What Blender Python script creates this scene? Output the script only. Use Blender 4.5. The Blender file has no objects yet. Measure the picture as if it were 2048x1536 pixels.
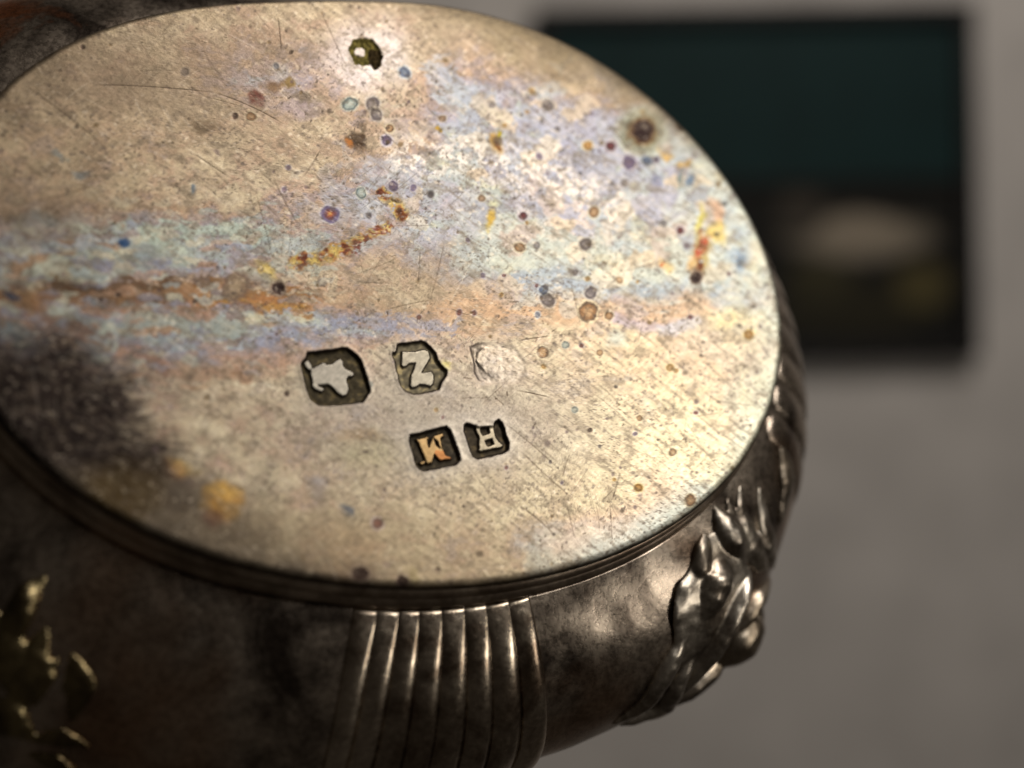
import bpy, math
import numpy as np
from mathutils import Vector, Matrix

# ------------------------------------------------------------------ camera, world, lamps, exposure
MM = 0.001
sc = bpy.context.scene
CAM_H = 0.30                                   # camera height above the room's zero level
cam_d = bpy.data.cameras.new('camera'); cam = bpy.data.objects.new('camera', cam_d)
sc.collection.objects.link(cam); sc.camera = cam
cam.location = (0, 0, CAM_H); cam.rotation_euler = (math.radians(90), 0, 0)
F = 2275.0                                     # focal length in units of a 2048-wide frame
cam_d.sensor_width = 36.0; cam_d.lens = 36.0 * F / 2048.0
cam_d.clip_start = 0.005; cam_d.clip_end = 20
cam_d.dof.use_dof = True; cam_d.dof.focus_distance = 0.0855; cam_d.dof.aperture_fstop = 11.5

world = bpy.data.worlds.new('World'); sc.world = world; world.use_nodes = True
world.node_tree.nodes['Background'].inputs[0].default_value = (0.80, 0.67, 0.54, 1)
world.node_tree.nodes['Background'].inputs[1].default_value = 0.033

def area(name, loc, aim, sx, sy, watts, col):
    l = bpy.data.lights.new(name, 'AREA'); l.shape = 'RECTANGLE'; l.size = sx; l.size_y = sy
    l.energy = watts; l.color = col
    o = bpy.data.objects.new(name, l); sc.collection.objects.link(o)
    o.location = loc
    o.rotation_euler = (Vector(aim) - Vector(loc)).to_track_quat('-Z', 'Y').to_euler()
    return o
POT = (-0.0075, 0.0856, CAM_H + 0.009)
# broad warm lamp overhead to the right, a little behind the camera; its mirror image lies in the base
area('overhead_lamp', (0.270, -0.088, CAM_H + 0.186), POT, 0.15, 0.15, 0.71, (1.0, 0.955, 0.885))
# small warm accent light added low on the right for the ornament highlights
area('added_accent', (0.34, -0.05, CAM_H - 0.06), (0.03, 0.10, CAM_H - 0.03), 0.06, 0.06, 0.13, (1.0, 0.93, 0.82))
# room lamp that lights the wall
area('room_lamp', (0.35, -0.10, CAM_H + 0.95), (0.22, 0.70, CAM_H - 0.10), 0.30, 0.30, 6.7, (1.0, 0.93, 0.86))

sc.view_settings.view_transform = 'Standard'; sc.view_settings.look = 'None'
sc.view_settings.exposure = 0.0; sc.view_settings.gamma = 1.0
sc.view_settings.use_curve_mapping = False

# ------------------------------------------------------------------ frames
# camera axes: x right, y down, z forward (mm); the pot's axis runs away from the viewer, down and left
d = np.array([150 - 1024, 1650 - 768, F]); d /= np.linalg.norm(d)
ex = np.array([1., 0, 0]) - d * d[0]; ex /= np.linalg.norm(ex)
ey = np.cross(d, ex)
O = 85 * d[2] * d + 18.787 * ex - 39.242 * ey          # centre of the base plate
def ref_to_plate(p):
    """point of the photograph (2048 wide) -> (u, v) mm on the plane of the base plate"""
    p = np.atleast_2d(np.asarray(p, float))
    r = np.c_[(p - [1024, 768]) / F, np.ones(len(p))]
    q = r * (85 * d[2] / (r @ d))[:, None] - O
    return np.c_[q @ ex, -(q @ ey)]
def local_to_ref(x, y, z):
    q = O[None] + np.outer(x, ex) - np.outer(y, ey) - np.outer(z, d)
    return q[:, 0] / q[:, 2] * F + 1024, q[:, 1] / q[:, 2] * F + 768
def cam_to_world(v): return Vector((v[0], v[2], -v[1]))
Mroot = Matrix.Identity(4)
for i, a in enumerate((ex, -ey, -d)):
    w = cam_to_world(a)
    for r in range(3): Mroot[r][i] = w[r]
Mroot.translation = cam_to_world(O) * MM + Vector((0, 0, CAM_H))

# ------------------------------------------------------------------ noise (numpy)
def perlin(x, y, seed=0):
    rs = np.random.RandomState(seed); perm = rs.permutation(512)
    ang = rs.rand(512) * 2 * np.pi; gx, gy = np.cos(ang), np.sin(ang)
    xi = np.floor(x).astype(int); yi = np.floor(y).astype(int); xf = x - xi; yf = y - yi
    def g(ix, iy):
        h = perm[(perm[ix & 511] + iy) & 511]
        return gx[h] * (x - ix) + gy[h] * (y - iy)
    u = xf ** 3 * (xf * (xf * 6 - 15) + 10); v = yf ** 3 * (yf * (yf * 6 - 15) + 10)
    a = g(xi, yi); b = g(xi + 1, yi); c = g(xi, yi + 1); e = g(xi + 1, yi + 1)
    return (a + u * (b - a)) * (1 - v) + (c + u * (e - c)) * v
def fbm(x, y, seed=0, octv=4, gain=0.5):
    s = 0; a = 1.0; t = 0
    for k in range(octv):
        s = s + a * perlin(x * 2 ** k + 17.3 * k, y * 2 ** k + 9.1 * k, seed + k); t += a; a *= gain
    return s / t * 1.6
def cells(x, y, seed=0):
    """per-cell random value and distance ratio of a jittered cell pattern"""
    rs = np.random.RandomState(seed); J = rs.rand(256, 256, 3)
    xi = np.floor(x).astype(int); yi = np.floor(y).astype(int)
    best = np.full(x.shape, 9.); val = np.zeros(x.shape)
    for dx in (-1, 0, 1):
        for dy in (-1, 0, 1):
            j = J[(xi + dx) & 255, (yi + dy) & 255]
            dd = (xi + dx + j[:, 0] - x) ** 2 + (yi + dy + j[:, 1] - y) ** 2
            m = dd < best; best[m] = dd[m]; val[m] = j[m, 2]
    return val, np.sqrt(best)
def sstep(a, b, x):
    t = np.clip((x - a) / (b - a), 0, 1); return t * t * (3 - 2 * t)
def seg_dist(px, py, pts):
    """distance to a polyline and the running position along it"""
    pts = np.asarray(pts, float); D = np.full(px.shape, 1e9); S = np.zeros(px.shape)
    L = np.r_[0, np.cumsum(np.hypot(*np.diff(pts, axis=0).T))]
    for i in range(len(pts) - 1):
        a, b = pts[i], pts[i + 1]; e = b - a; l2 = max(e @ e, 1e-9)
        t = np.clip(((px - a[0]) * e[0] + (py - a[1]) * e[1]) / l2, 0, 1)
        dd = np.hypot(px - a[0] - t * e[0], py - a[1] - t * e[1])
        m = dd < D; D[m] = dd[m]; S[m] = (L[i] + t[m] * (L[i + 1] - L[i])) / L[-1]
    return D, S
def poly_sdf(px, py, pts):
    pts = np.asarray(pts, float); n = len(pts)
    D = np.full(px.shape, 1e9); ins = np.zeros(px.shape, bool)
    for i in range(n):
        a, b = pts[i], pts[(i + 1) % n]; e = b - a
        t = np.clip(((px - a[0]) * e[0] + (py - a[1]) * e[1]) / max(e @ e, 1e-9), 0, 1)
        D = np.minimum(D, np.hypot(px - a[0] - t * e[0], py - a[1] - t * e[1]))
        c = ((a[1] > py) != (b[1] > py))
        xc = a[0] + (py - a[1]) * e[0] / (e[1] if abs(e[1]) > 1e-9 else 1e-9)
        ins ^= c & (px < xc)
    return np.where(ins, -D, D)

# ------------------------------------------------------------------ materials
def node(nt, t, **kw):
    n = nt.nodes.new(t)
    for k, v in kw.items():
        if hasattr(n, k): setattr(n, k, v)
        else: n.inputs[k].default_value = v
    return n
def new_mat(name):
    m = bpy.data.materials.new(name); m.use_nodes = True
    nt = m.node_tree; return m, nt, nt.nodes['Principled BSDF']
def mm_coords(nt):
    tc = node(nt, 'ShaderNodeTexCoord'); mp = node(nt, 'ShaderNodeMapping')
    mp.inputs['Scale'].default_value = (1000, 1000, 1000)
    nt.links.new(tc.outputs['Object'], mp.inputs[0]); return mp.outputs[0]
def ramp(nt, src, stops):
    r = node(nt, 'ShaderNodeValToRGB'); el = r.color_ramp.elements
    while len(el) < len(stops): el.new(0.5)
    for e, (p, c) in zip(el, stops): e.position = p; e.color = (*c, 1)
    nt.links.new(src, r.inputs[0]); return r.outputs[0]
def noise(nt, co, scale, detail=4, rough=0.6, dist=0.0):
    n = node(nt, 'ShaderNodeTexNoise'); nt.links.new(co, n.inputs['Vector'])
    n.inputs['Scale'].default_value = scale; n.inputs['Detail'].default_value = detail
    n.inputs['Roughness'].default_value = rough; n.inputs['Distortion'].default_value = dist
    return n.outputs['Fac']
def mth(nt, op, a, b):
    n = node(nt, 'ShaderNodeMath', operation=op)
    for i, s in enumerate((a, b)):
        if isinstance(s, (int, float)): n.inputs[i].default_value = s
        else: nt.links.new(s, n.inputs[i])
    return n.outputs[0]
def mixc(nt, fac, a, b, mode='MIX'):
    n = node(nt, 'ShaderNodeMix', data_type='RGBA', blend_type=mode)
    for s, k in ((fac, 0), (a, 6), (b, 7)):
        if isinstance(s, (int, float)): n.inputs[k].default_value = s
        elif isinstance(s, tuple): n.inputs[k].default_value = (*s, 1)
        else: nt.links.new(s, n.inputs[k])
    return n.outputs[2]

def tarnished_plate_material():
    m, nt, b = new_mat('tarnished_silver_base')
    co = mm_coords(nt)
    at = node(nt, 'ShaderNodeAttribute', attribute_name='tarnish_and_reflection')
    rg = node(nt, 'ShaderNodeAttribute', attribute_name='dullness')
    fine = noise(nt, co, 4.5, 6, 0.7)
    st = node(nt, 'ShaderNodeMapping'); st.inputs['Scale'].default_value = (0.55, 5.0, 1); st.inputs['Rotation'].default_value = (0, 0, 0.10)
    nt.links.new(co, st.inputs[0]); streak = noise(nt, st.outputs[0], 1.6, 4, 0.6)
    v = mth(nt, 'ADD', mth(nt, 'MULTIPLY', fine, 0.14), mth(nt, 'MULTIPLY', streak, 0.20))
    v = mth(nt, 'ADD', v, 0.83)
    hsv = node(nt, 'ShaderNodeHueSaturation'); nt.links.new(at.outputs['Color'], hsv.inputs['Color']); nt.links.new(v, hsv.inputs['Value'])
    nt.links.new(hsv.outputs[0], b.inputs['Base Color'])
    b.inputs['Metallic'].default_value = 1.0
    r = mth(nt, 'ADD', mth(nt, 'MULTIPLY', fine, 0.16), rg.outputs['Fac'])
    nt.links.new(r, b.inputs['Roughness'])
    bp = node(nt, 'ShaderNodeBump'); bp.inputs['Strength'].default_value = 0.30; bp.inputs['Distance'].default_value = 0.00006
    h = mth(nt, 'ADD', noise(nt, co, 3.2, 5, 0.65), mth(nt, 'MULTIPLY', streak, 0.5))
    nt.links.new(h, bp.inputs['Height']); nt.links.new(bp.outputs[0], b.inputs['Normal'])
    return m
def tarnished_side_material(name, light, dark, warm, lo=0.42, hi=0.62, rough=0.30, refl_tints=()):
    m, nt, b = new_mat(name); co = mm_coords(nt)
    n1 = noise(nt, co, 0.16, 6, 0.62, 0.6); n2 = noise(nt, co, 0.07, 3, 0.5); n3 = noise(nt, co, 2.2, 5, 0.7)
    c = mixc(nt, ramp(nt, n1, [(lo, (0, 0, 0)), (hi, (1, 1, 1))]), dark, light)
    c = mixc(nt, ramp(nt, n2, [(0.50, (0, 0, 0)), (0.66, (0.75, 0.75, 0.75))]), c, warm)
    for (bx_, by_, bz_), br, bc in refl_tints:
        vm = node(nt, 'ShaderNodeVectorMath', operation='DISTANCE'); nt.links.new(co, vm.inputs[0]); vm.inputs[1].default_value = (bx_, by_, bz_)
        f = mth(nt, 'ADD', mth(nt, 'DIVIDE', vm.outputs['Value'], br * 2), mth(nt, 'MULTIPLY', mth(nt, 'SUBTRACT', n1, 0.5), 1.1))
        c = mixc(nt, ramp(nt, f, [(0.36, (1, 1, 1)), (0.56, (0, 0, 0))]), c, bc)
    c = mixc(nt, 0.55, c, ramp(nt, n3, [(0.3, (0.35, 0.33, 0.32)), (0.7, (1, 1, 1))]), 'MULTIPLY')
    nt.links.new(c, b.inputs['Base Color']); b.inputs['Metallic'].default_value = 1.0
    nt.links.new(mth(nt, 'ADD', mth(nt, 'MULTIPLY', n3, 0.22), rough - 0.11), b.inputs['Roughness'])
    bp = node(nt, 'ShaderNodeBump'); bp.inputs['Strength'].default_value = 0.22; bp.inputs['Distance'].default_value = 0.0001
    nt.links.new(mth(nt, 'ADD', noise(nt, co, 1.1, 5, 0.6), mth(nt, 'MULTIPLY', n3, 0.3)), bp.inputs['Height'])
    nt.links.new(bp.outputs[0], b.inputs['Normal'])
    return m
M_PLATE = tarnished_plate_material()
M_BODY = tarnished_side_material('tarnished_silver_body', (0.56, 0.47, 0.38), (0.10, 0.078, 0.062), (0.42, 0.26, 0.16), lo=0.39, hi=0.62, rough=0.28, refl_tints=[((-36, 20, -6), 7.0, (0.62, 0.22, 0.085)), ((-30, 27, -7), 6.0, (0.60, 0.50, 0.36))])  # reddish reflection and a pale patch painted into the upper-left body colour
M_FOOT = tarnished_side_material('dark_tarnished_foot', (0.62, 0.51, 0.40), (0.26, 0.20, 0.15), (0.46, 0.29, 0.19), rough=0.36)
M_REED = tarnished_side_material('worn_silver_reeds', (0.62, 0.53, 0.42), (0.22, 0.165, 0.12), (0.46, 0.33, 0.23), rough=0.24)
M_LEAF_DIM = tarnished_side_material('dim_lit_silver_leaves', (0.34, 0.27, 0.14), (0.07, 0.055, 0.034), (0.20, 0.145, 0.07), rough=0.26)  # darker copy of the leaf silver, dim golden light put into its colour
M_LEAF = tarnished_side_material('worn_silver_leaves', (0.74, 0.67, 0.57), (0.24, 0.20, 0.16), (0.46, 0.37, 0.26), rough=0.32)
def plain(name, col, rough, metal=0.0, nscale=0.2, amt=0.15):
    m, nt, b = new_mat(name); co = mm_coords(nt); n = noise(nt, co, nscale, 5, 0.6)
    c = mixc(nt, amt, col, ramp(nt, n, [(0.3, tuple(x * 0.5 for x in col)), (0.7, tuple(min(1, x * 1.4) for x in col))]))
    nt.links.new(c, b.inputs['Base Color']); b.inputs['Roughness'].default_value = rough; b.inputs['Metallic'].default_value = metal
    b.inputs['Specular IOR Level'].default_value = 0.12
    return m
M_WALL = plain('pale_plaster', (0.47, 0.44, 0.41), 0.85, nscale=0.02, amt=0.25)
M_FRAME = plain('black_frame_wood', (0.010, 0.009, 0.009), 0.5)
M_TEAL = plain('dark_teal_print', (0.005, 0.020, 0.020), 0.6, nscale=0.03, amt=0.4)

# ------------------------------------------------------------------ mesh helpers
C = sc.collection
def mesh_obj(name, V, Fc, mat, parent=None, smooth=True, scale=MM):
    me = bpy.data.meshes.new(name)
    me.from_pydata([tuple(p) for p in np.asarray(V) * scale], [], [tuple(int(i) for i in f) for f in Fc])
    if smooth: me.polygons.foreach_set('use_smooth', [True] * len(me.polygons))
    me.materials.append(mat); me.update()
    o = bpy.data.objects.new(name, me); C.objects.link(o)
    if parent: o.parent = parent
    return o
def big_mesh(name, V, Q, mat, parent, normals=None, attrs=()):
    """quad mesh from arrays, with optional point attributes"""
    me = bpy.data.meshes.new(name); n = len(Q)
    me.vertices.add(len(V)); me.vertices.foreach_set('co', (np.asarray(V) * MM).astype(np.float32).ravel())
    me.loops.add(n * 4); me.loops.foreach_set('vertex_index', Q.astype(np.int32).ravel())
    me.polygons.add(n); me.polygons.foreach_set('loop_start', np.arange(0, n * 4, 4, dtype=np.int32))
    me.update(calc_edges=True)
    me.polygons.foreach_set('use_smooth', np.ones(n, bool))
    for nm, ty, data in attrs:
        a = me.attributes.new(nm, ty, 'POINT')
        a.data.foreach_set('color' if ty == 'FLOAT_COLOR' else 'value', data.astype(np.float32).ravel())
    if normals is not None: me.normals_split_custom_set_from_vertices([tuple(v) for v in normals])
    me.materials.append(mat)
    o = bpy.data.objects.new(name, me); C.objects.link(o); o.parent = parent
    return o
def grid_quads(nu, nv, wrap_u=False):
    i = np.arange(nu if wrap_u else nu - 1); j = np.arange(nv - 1)
    I, J = np.meshgrid(i, j, indexing='ij'); I2 = (I + 1) % nu
    return np.stack([I * nv + J, I2 * nv + J, I2 * nv + J + 1, I * nv + J + 1], -1).reshape(-1, 4)

# ------------------------------------------------------------------ background: pale wall and a dark framed picture
WALL_Y = 0.70
def wall_xz(px, py): return ((px - 1024) / F * WALL_Y, CAM_H - (py - 768) / F * WALL_Y)
w = mesh_obj('wall', [(-1.6, WALL_Y, -0.9), (1.6, WALL_Y, -0.9), (1.6, WALL_Y, 1.9), (-1.6, WALL_Y, 1.9),
                      (-1.6, WALL_Y + .1, -0.9), (1.6, WALL_Y + .1, -0.9), (1.6, WALL_Y + .1, 1.9), (-1.6, WALL_Y + .1, 1.9)],
             [(0, 1, 2, 3), (5, 4, 7, 6), (1, 5, 6, 2), (4, 0, 3, 7), (3, 2, 6, 7), (4, 5, 1, 0)], M_WALL, smooth=False, scale=1)
w['kind'] = 'structure'
def box(name, x0, x1, y0, y1, z0, z1, mat, parent, bevel=0.0):
    """box in the picture's own axes (metres): x along the wall, y out of the wall, z up"""
    V = [(x, -y, z) for z in (z0, z1) for y in (y0, y1) for x in (x0, x1)]
    o = mesh_obj(name, V, [(0, 1, 3, 2), (4, 6, 7, 5), (0, 4, 5, 1), (2, 3, 7, 6), (0, 2, 6, 4), (1, 5, 7, 3)], mat, parent, smooth=False, scale=1)
    if bevel:
        md = o.modifiers.new('bevel', 'BEVEL'); md.width = bevel; md.segments = 2
    return o
xa, zt = wall_xz(1078, 22); xb, zb = wall_xz(1948, 722)
pic = bpy.data.objects.new('framed_picture', None); C.objects.link(pic)
pic.location = ((xa + xb) / 2, WALL_Y, zb); pic.rotation_euler = (0, math.radians(-0.9), 0)
pic['label'] = 'dark framed picture on the pale wall behind the silver pot'; pic['category'] = 'picture'
W, H = xb - xa, zt - zb; fw = 0.009
box('backing_board', -W / 2 + .004, W / 2 - .004, 0.0005, 0.004, .004, H - .004, M_FRAME, pic)
box('frame_rail', -W / 2, W / 2, 0.0002, 0.012, 0, fw, M_FRAME, pic, .001)
box('frame_rail', -W / 2, W / 2, 0.0002, 0.012, H - fw, H, M_FRAME, pic, .001)
box('frame_rail', -W / 2, -W / 2 + fw, 0.0002, 0.0118, fw, H - fw, M_FRAME, pic, .001)
box('frame_rail', W / 2 - fw, W / 2, 0.0002, 0.0118, fw, H - fw, M_FRAME, pic, .001)
zs = H * 0.505
def lower_print():
    m, nt, b = new_mat('dark_still_life_print')
    tc = node(nt, 'ShaderNodeTexCoord'); c = (0.008, 0.0075, 0.006)
    def blob(c, x, z, rx, rz, col):
        mp = node(nt, 'ShaderNodeMapping', vector_type='TEXTURE')
        mp.inputs['Location'].default_value = (x, -0.0061, z); mp.inputs['Scale'].default_value = (rx, 1, rz)
        nt.links.new(tc.outputs['Object'], mp.inputs[0])
        nz = node(nt, 'ShaderNodeTexNoise'); nz.inputs['Scale'].default_value = 60; nt.links.new(tc.outputs['Object'], nz.inputs['Vector'])
        ln = node(nt, 'ShaderNodeVectorMath', operation='LENGTH'); nt.links.new(mp.outputs[0], ln.inputs[0])
        f = mth(nt, 'ADD', ln.outputs['Value'], mth(nt, 'MULTIPLY', nz.outputs['Fac'], 0.5))
        return mixc(nt, ramp(nt, f, [(0.75, (1, 1, 1)), (1.0, (0, 0, 0))]), c, col)
    def loc(px, py):
        x, z = wall_xz(px, py); return x - (xa + xb) / 2, z - zb
    for px, py, rx, ry, col in ((1700, 620, 190, 60, (0.020, 0.017, 0.009)), (1722, 482, 160, 58, (0.19, 0.160, 0.12)), (1722, 465, 110, 34, (0.24, 0.20, 0.15)), (1640, 560, 80, 45, (0.035, 0.030, 0.014)),
                                (1842, 575, 62, 62, (0.065, 0.052, 0.02)), (1600, 430, 60, 60, (0.04, 0.033, 0.025))):
        x, z = loc(px, py); c = blob(c, x, z, rx / F * WALL_Y * 1.3, ry / F * WALL_Y * 1.3, col)
    if isinstance(c, tuple): b.inputs['Base Color'].default_value = (*c, 1)
    else: nt.links.new(c, b.inputs['Base Color'])
    b.inputs['Roughness'].default_value = 0.6; b.inputs['Specular IOR Level'].default_value = 0.12
    return m
box('upper_panel', -W / 2 + fw, W / 2 - fw, 0.0035, 0.006, zs + .0015, H - fw, M_TEAL, pic)
box('lower_panel', -W / 2 + fw, W / 2 - fw, 0.0035, 0.006, fw, zs - .0015, lower_print(), pic)
box('dividing_bar', -W / 2 + fw, W / 2 - fw, 0.0035, 0.0085, zs - .0015, zs + .0015, M_FRAME, pic)

# ------------------------------------------------------------------ the silver pot, base towards the viewer
pot = bpy.data.objects.new('silver_pot', None); C.objects.link(pot); pot.matrix_world = Mroot
pot['label'] = 'tarnished oval silver pot with hallmarked base turned to the viewer'; pot['category'] = 'silver pot'

RIM = [(0, 185), (100, 115), (200, 68), (330, 33), (450, 12), (600, 2), (750, 5), (900, 18), (1000, 40), (1100, 75), (1200, 125), (1300, 200), (1400, 300),
       (1470, 390), (1520, 480), (1548, 580), (1556, 660), (1545, 760), (1515, 860), (1450, 955), (1380, 1020), (1300, 1063), (1200, 1105), (1100, 1132),
       (1000, 1155), (900, 1168), (800, 1168), (700, 1160), (600, 1143), (480, 1112), (330, 1058), (230, 1015), (130, 965), (60, 925)]
rp = ref_to_plate(RIM); ra = np.arctan2(rp[:, 1], rp[:, 0]); rr = np.hypot(*rp.T)
_g = np.radians(np.arange(168, 218, 5.)); _e = 32.0 * 24.2 / np.sqrt((24.2 * np.cos(_g + .12)) ** 2 + (32.0 * np.sin(_g + .12)) ** 2)
ra = np.r_[ra, _g]; rr = np.r_[rr, _e]; wt = np.r_[np.ones(len(rp)), np.full(len(_g), .3)]
def four(a, n=5): return np.stack([np.ones_like(a)] + [f(k * a) for k in range(1, n + 1) for f in (np.cos, np.sin)], -1)
RC = np.linalg.lstsq(four(ra) * wt[:, None], rr * wt, rcond=None)[0]
def outline(a): return four(np.asarray(a, float)) @ RC + 0.45

# ---- hallmark outlines, traced in the photograph
def tr(x0, y0, s, pts): return [(x0 + x / s, y0 + y / s) for x, y in pts]
A1 = (580, 660, 9.033); A2 = (770, 660, 7.062); A3 = (800, 820, 8.533)
STAMPS = [
 dict(depth=.30, lab='stamped mark with a worn star-shaped device', out=tr(*A1, [(300,410),(640,370),(950,325),(1050,335),(1200,450),(1290,560),(1340,700),(1440,1050),(1440,1130),(1300,1310),(900,1350),(520,1365),(370,1250),(300,1080),(250,850),(205,650),(215,570),(290,500)]),
      raised=[tr(*A1, [(400,710),(470,680),(600,595),(640,600),(630,640),(760,620),(850,560),(910,535),(945,570),(945,640),(1010,720),(1090,740),(1140,780),(1110,815),(1040,820),(1010,880),(1030,960),(1045,1060),(1010,1140),(950,1165),(880,1120),(830,1050),(760,990),(700,950),(600,960),(500,965),(470,1000),(600,1050),(570,1080),(480,1050),(430,1000),(420,900),(400,800)]),
              tr(*A1, [(290,580),(330,560),(375,620),(390,690),(350,690),(300,640)])], holes=[], dirt=(112,102,78), face=(190,184,168), nm='device'),
 dict(depth=.24, lab='stamped mark reading 2', out=tr(*A2, [(170,200),(350,185),(500,155),(560,175),(650,250),(710,330),(745,430),(790,500),(870,570),(860,650),(800,740),(750,850),(600,885),(400,910),(280,860),(220,790),(170,600),(140,440),(100,350),(110,320),(150,320)]),
      raised=[tr(*A2, [(245,300),(430,300),(560,270),(620,300),(640,400),(560,520),(520,600),(660,580),(690,620),(690,750),(640,795),(590,770),(500,765),(430,800),(380,810),(360,770),(370,640),(410,540),(440,460),(340,465),(310,500),(260,520),(230,490),(240,400)])], holes=[], dirt=(166,156,126), face=(190,182,160), nm='numeral'),
 dict(depth=.13, lab='worn shallow stamped head', out=tr(*A2, [(1200,240),(1300,200),(1550,170),(1800,230),(1950,400),(1990,600),(1900,740),(1700,760),(1450,770),(1330,710),(1270,620),(1250,440)]),
      raised=[tr(*A2, [(1375,255),(1310,340),(1292,440),(1400,570),(1510,665),(1620,740),(1850,720),(1950,500),(1800,300),(1500,250)])], holes=[], dirt=(176,164,148), face=(214,202,178), nm='worn_head'),
 dict(depth=.32, lab='stamped mark reading M', out=tr(*A3, [(170,430),(400,380),(700,300),(790,285),(860,350),(900,450),(960,620),(1020,780),(1030,860),(960,930),(800,970),(560,1020),(400,1045),(330,1020),(270,940),(230,780),(180,600),(160,520)]),
      raised=[tr(*A3, [(275,490),(480,450),(505,475),(470,500),(500,640),(560,455),(600,435),(735,385),(755,430),(700,465),(725,640),(790,770),(885,805),(880,830),(760,850),(685,855),(590,745),(545,895),(460,915),(400,740),(320,550)]),
              tr(*A3, [(330,890),(420,850),(440,890),(380,930)])],
      holes=[tr(*A3, [(575,475),(650,540),(690,655),(620,590)])], dirt=(104,95,78), face=(205,170,112), nm='letter'),
 dict(depth=.30, lab='stamped mark reading H', out=tr(*A3, [(1100,250),(1140,225),(1270,270),(1340,290),(1600,270),(1620,200),(1680,165),(1740,210),(1790,380),(1860,560),(1850,680),(1780,730),(1550,790),(1330,835),(1250,800),(1200,700),(1150,540),(1090,360)]),
      raised=[tr(*A3, [(1290,280),(1380,250),(1560,230),(1600,270),(1640,430),(1690,530),(1770,590),(1760,620),(1680,640),(1500,680),(1380,710),(1340,690),(1360,640),(1350,450),(1300,340)])],
      holes=[tr(*A3, [(1380,300),(1440,268),(1510,285),(1535,390),(1420,430),(1385,360)]), tr(*A3, [(1455,520),(1580,480),(1605,585),(1510,612),(1470,575)])], dirt=(112,101,82), face=(190,178,150), nm='letter'),
]

# ---- base plate: a square grid wrapped onto the oval
N = 780
s = np.linspace(-1, 1, N); A, B = np.meshgrid(s, s, indexing='ij')
big = np.abs(A) > np.abs(B)
rad = np.where(big, np.abs(A), np.abs(B))
with np.errstate(divide='ignore', invalid='ignore'):
    ph = np.where(big, np.where(A > 0, 0, np.pi) + np.pi / 4 * B / A, np.where(B > 0, np.pi / 2, -np.pi / 2) - np.pi / 4 * A / B)
ph = np.nan_to_num(ph)
rad, ph = rad.ravel(), ph.ravel()
Rout = outline(ph); U = rad * Rout * np.cos(ph); Vv = rad * Rout * np.sin(ph)
edge = (1 - rad) * Rout                                  # mm from the edge
PX, PY = local_to_ref(U, Vv, np.zeros_like(U))           # the same points on the photograph's measure
rs = np.random.RandomState(7)
wx = fbm(PX / 90, PY / 90, 1, 4); wy = fbm(PX / 90, PY / 90, 11, 4)
fx = fbm(PX / 16, PY / 16, 21, 3); fy = fbm(PX / 16, PY / 16, 31, 3)
WX, WY = PX + 34 * wx + 7 * fx, PY + 30 * wy + 7 * fy
Zh = np.zeros_like(U); dull = np.full_like(U, 0.40)
col = np.empty((len(U), 3)); col[:] = (206, 186, 148)
def lay(mask, c, k=1.0):
    global col
    m = (np.clip(mask, 0, 1) * k)[:, None]; col = col * (1 - m) + np.asarray(c, float) * m
def mul(mask, f): 
    global col
    m = np.clip(mask, 0, 1)[:, None]; col = col * (1 - m + m * np.asarray(f, float))
def ell(x, y, rx, ry, soft=.35, ang=0, warped=True):
    X, Y = (WX, WY) if warped else (PX, PY); a = math.radians(ang)
    dx, dy = X - x, Y - y; p = dx * math.cos(a) + dy * math.sin(a); q = -dx * math.sin(a) + dy * math.cos(a)
    return 1 - sstep(1 - soft, 1 + soft, np.hypot(p / rx, q / ry))
def band(pts, hw, soft=.6):
    D, _ = seg_dist(WX, WY, pts); return 1 - sstep(hw * (1 - soft), hw * (1 + soft), D)
# patchy tones
n0 = fbm(PX / 220, PY / 160, 41, 5); n1 = fbm(PX / 70 + 3, PY / 45, 51, 5); n2 = fbm(PX / 28, PY / 20, 61, 4)
ns = .75 * fbm((PX + 20 * wx) / 75, (PY - .05 * PX + 16 * wy) / 9, 65, 4) + .45 * n2 + .2 * fbm(PX / 9, PY / 7, 66, 3)
lay(sstep(.0, .45, n0), (196, 172, 140), .7); lay(sstep(.05, .5, -n0), (214, 196, 156), .6)
lay(sstep(.12, .3, n1), (184, 168, 152), .55); lay(sstep(.2, .4, -n1), (220, 202, 166), .5)
cv, cd = cells((PX + 12 * fx) / 15, (PY + 12 * fy) / 10, 3)
mul(np.ones_like(U), (1 + .10 * (cv - .5))[:, None] if False else 1.0)
col *= (1 + .13 * (cv - .5))[:, None]
lay((cv > .86) * sstep(.62, .3, cd), (176, 166, 168), .5); lay((cv < .08) * sstep(.6, .3, cd), (228, 190, 140), .5)
# thin sulphide film: its thickness runs through cream, peach, mauve, blue and aqua
def ell0(x, y, rx, ry, soft=.8, ang=0): return ell(x, y, rx, ry, soft, ang)
cw, cwd = cells((PX + 30 * wx + 10 * fx) / 24, (PY + 24 * wy + 10 * fy) / 15, 5)
thick = .20 + .42 * fbm(PX / 95, PY / 62, 171, 6, .58) + .16 * (cw - .5) + .06 * (cv - .5)
for x, y, rx, ry, g in ((1180, 320, 270, 130, .46), (960, 230, 110, 110, .38), (1440, 460, 150, 240, .52), (760, 380, 170, 100, .30), (1150, 520, 330, 70, .55), (250, 490, 340, 60, .60), (250, 660, 330, 70, .52), (620, 650, 300, 40, .35),
                         (540, 150, 140, 80, .28), (1500, 800, 60, 200, .5), (1230, 1080, 220, 50, .5), (1080, 740, 260, 60, .16), (780, 900, 200, 90, .18), (1000, 420, 200, 80, .28), (100, 330, 160, 120, .12)):
    thick = thick + g * ell0(x, y, rx, ry)
PAL = np.array([(222, 210, 178), (206, 192, 160), (194, 176, 148), (190, 162, 138), (168, 150, 148), (160, 158, 176), (160, 172, 188), (174, 190, 188), (200, 206, 184), (210, 202, 166), (200, 178, 146)], float)
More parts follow.
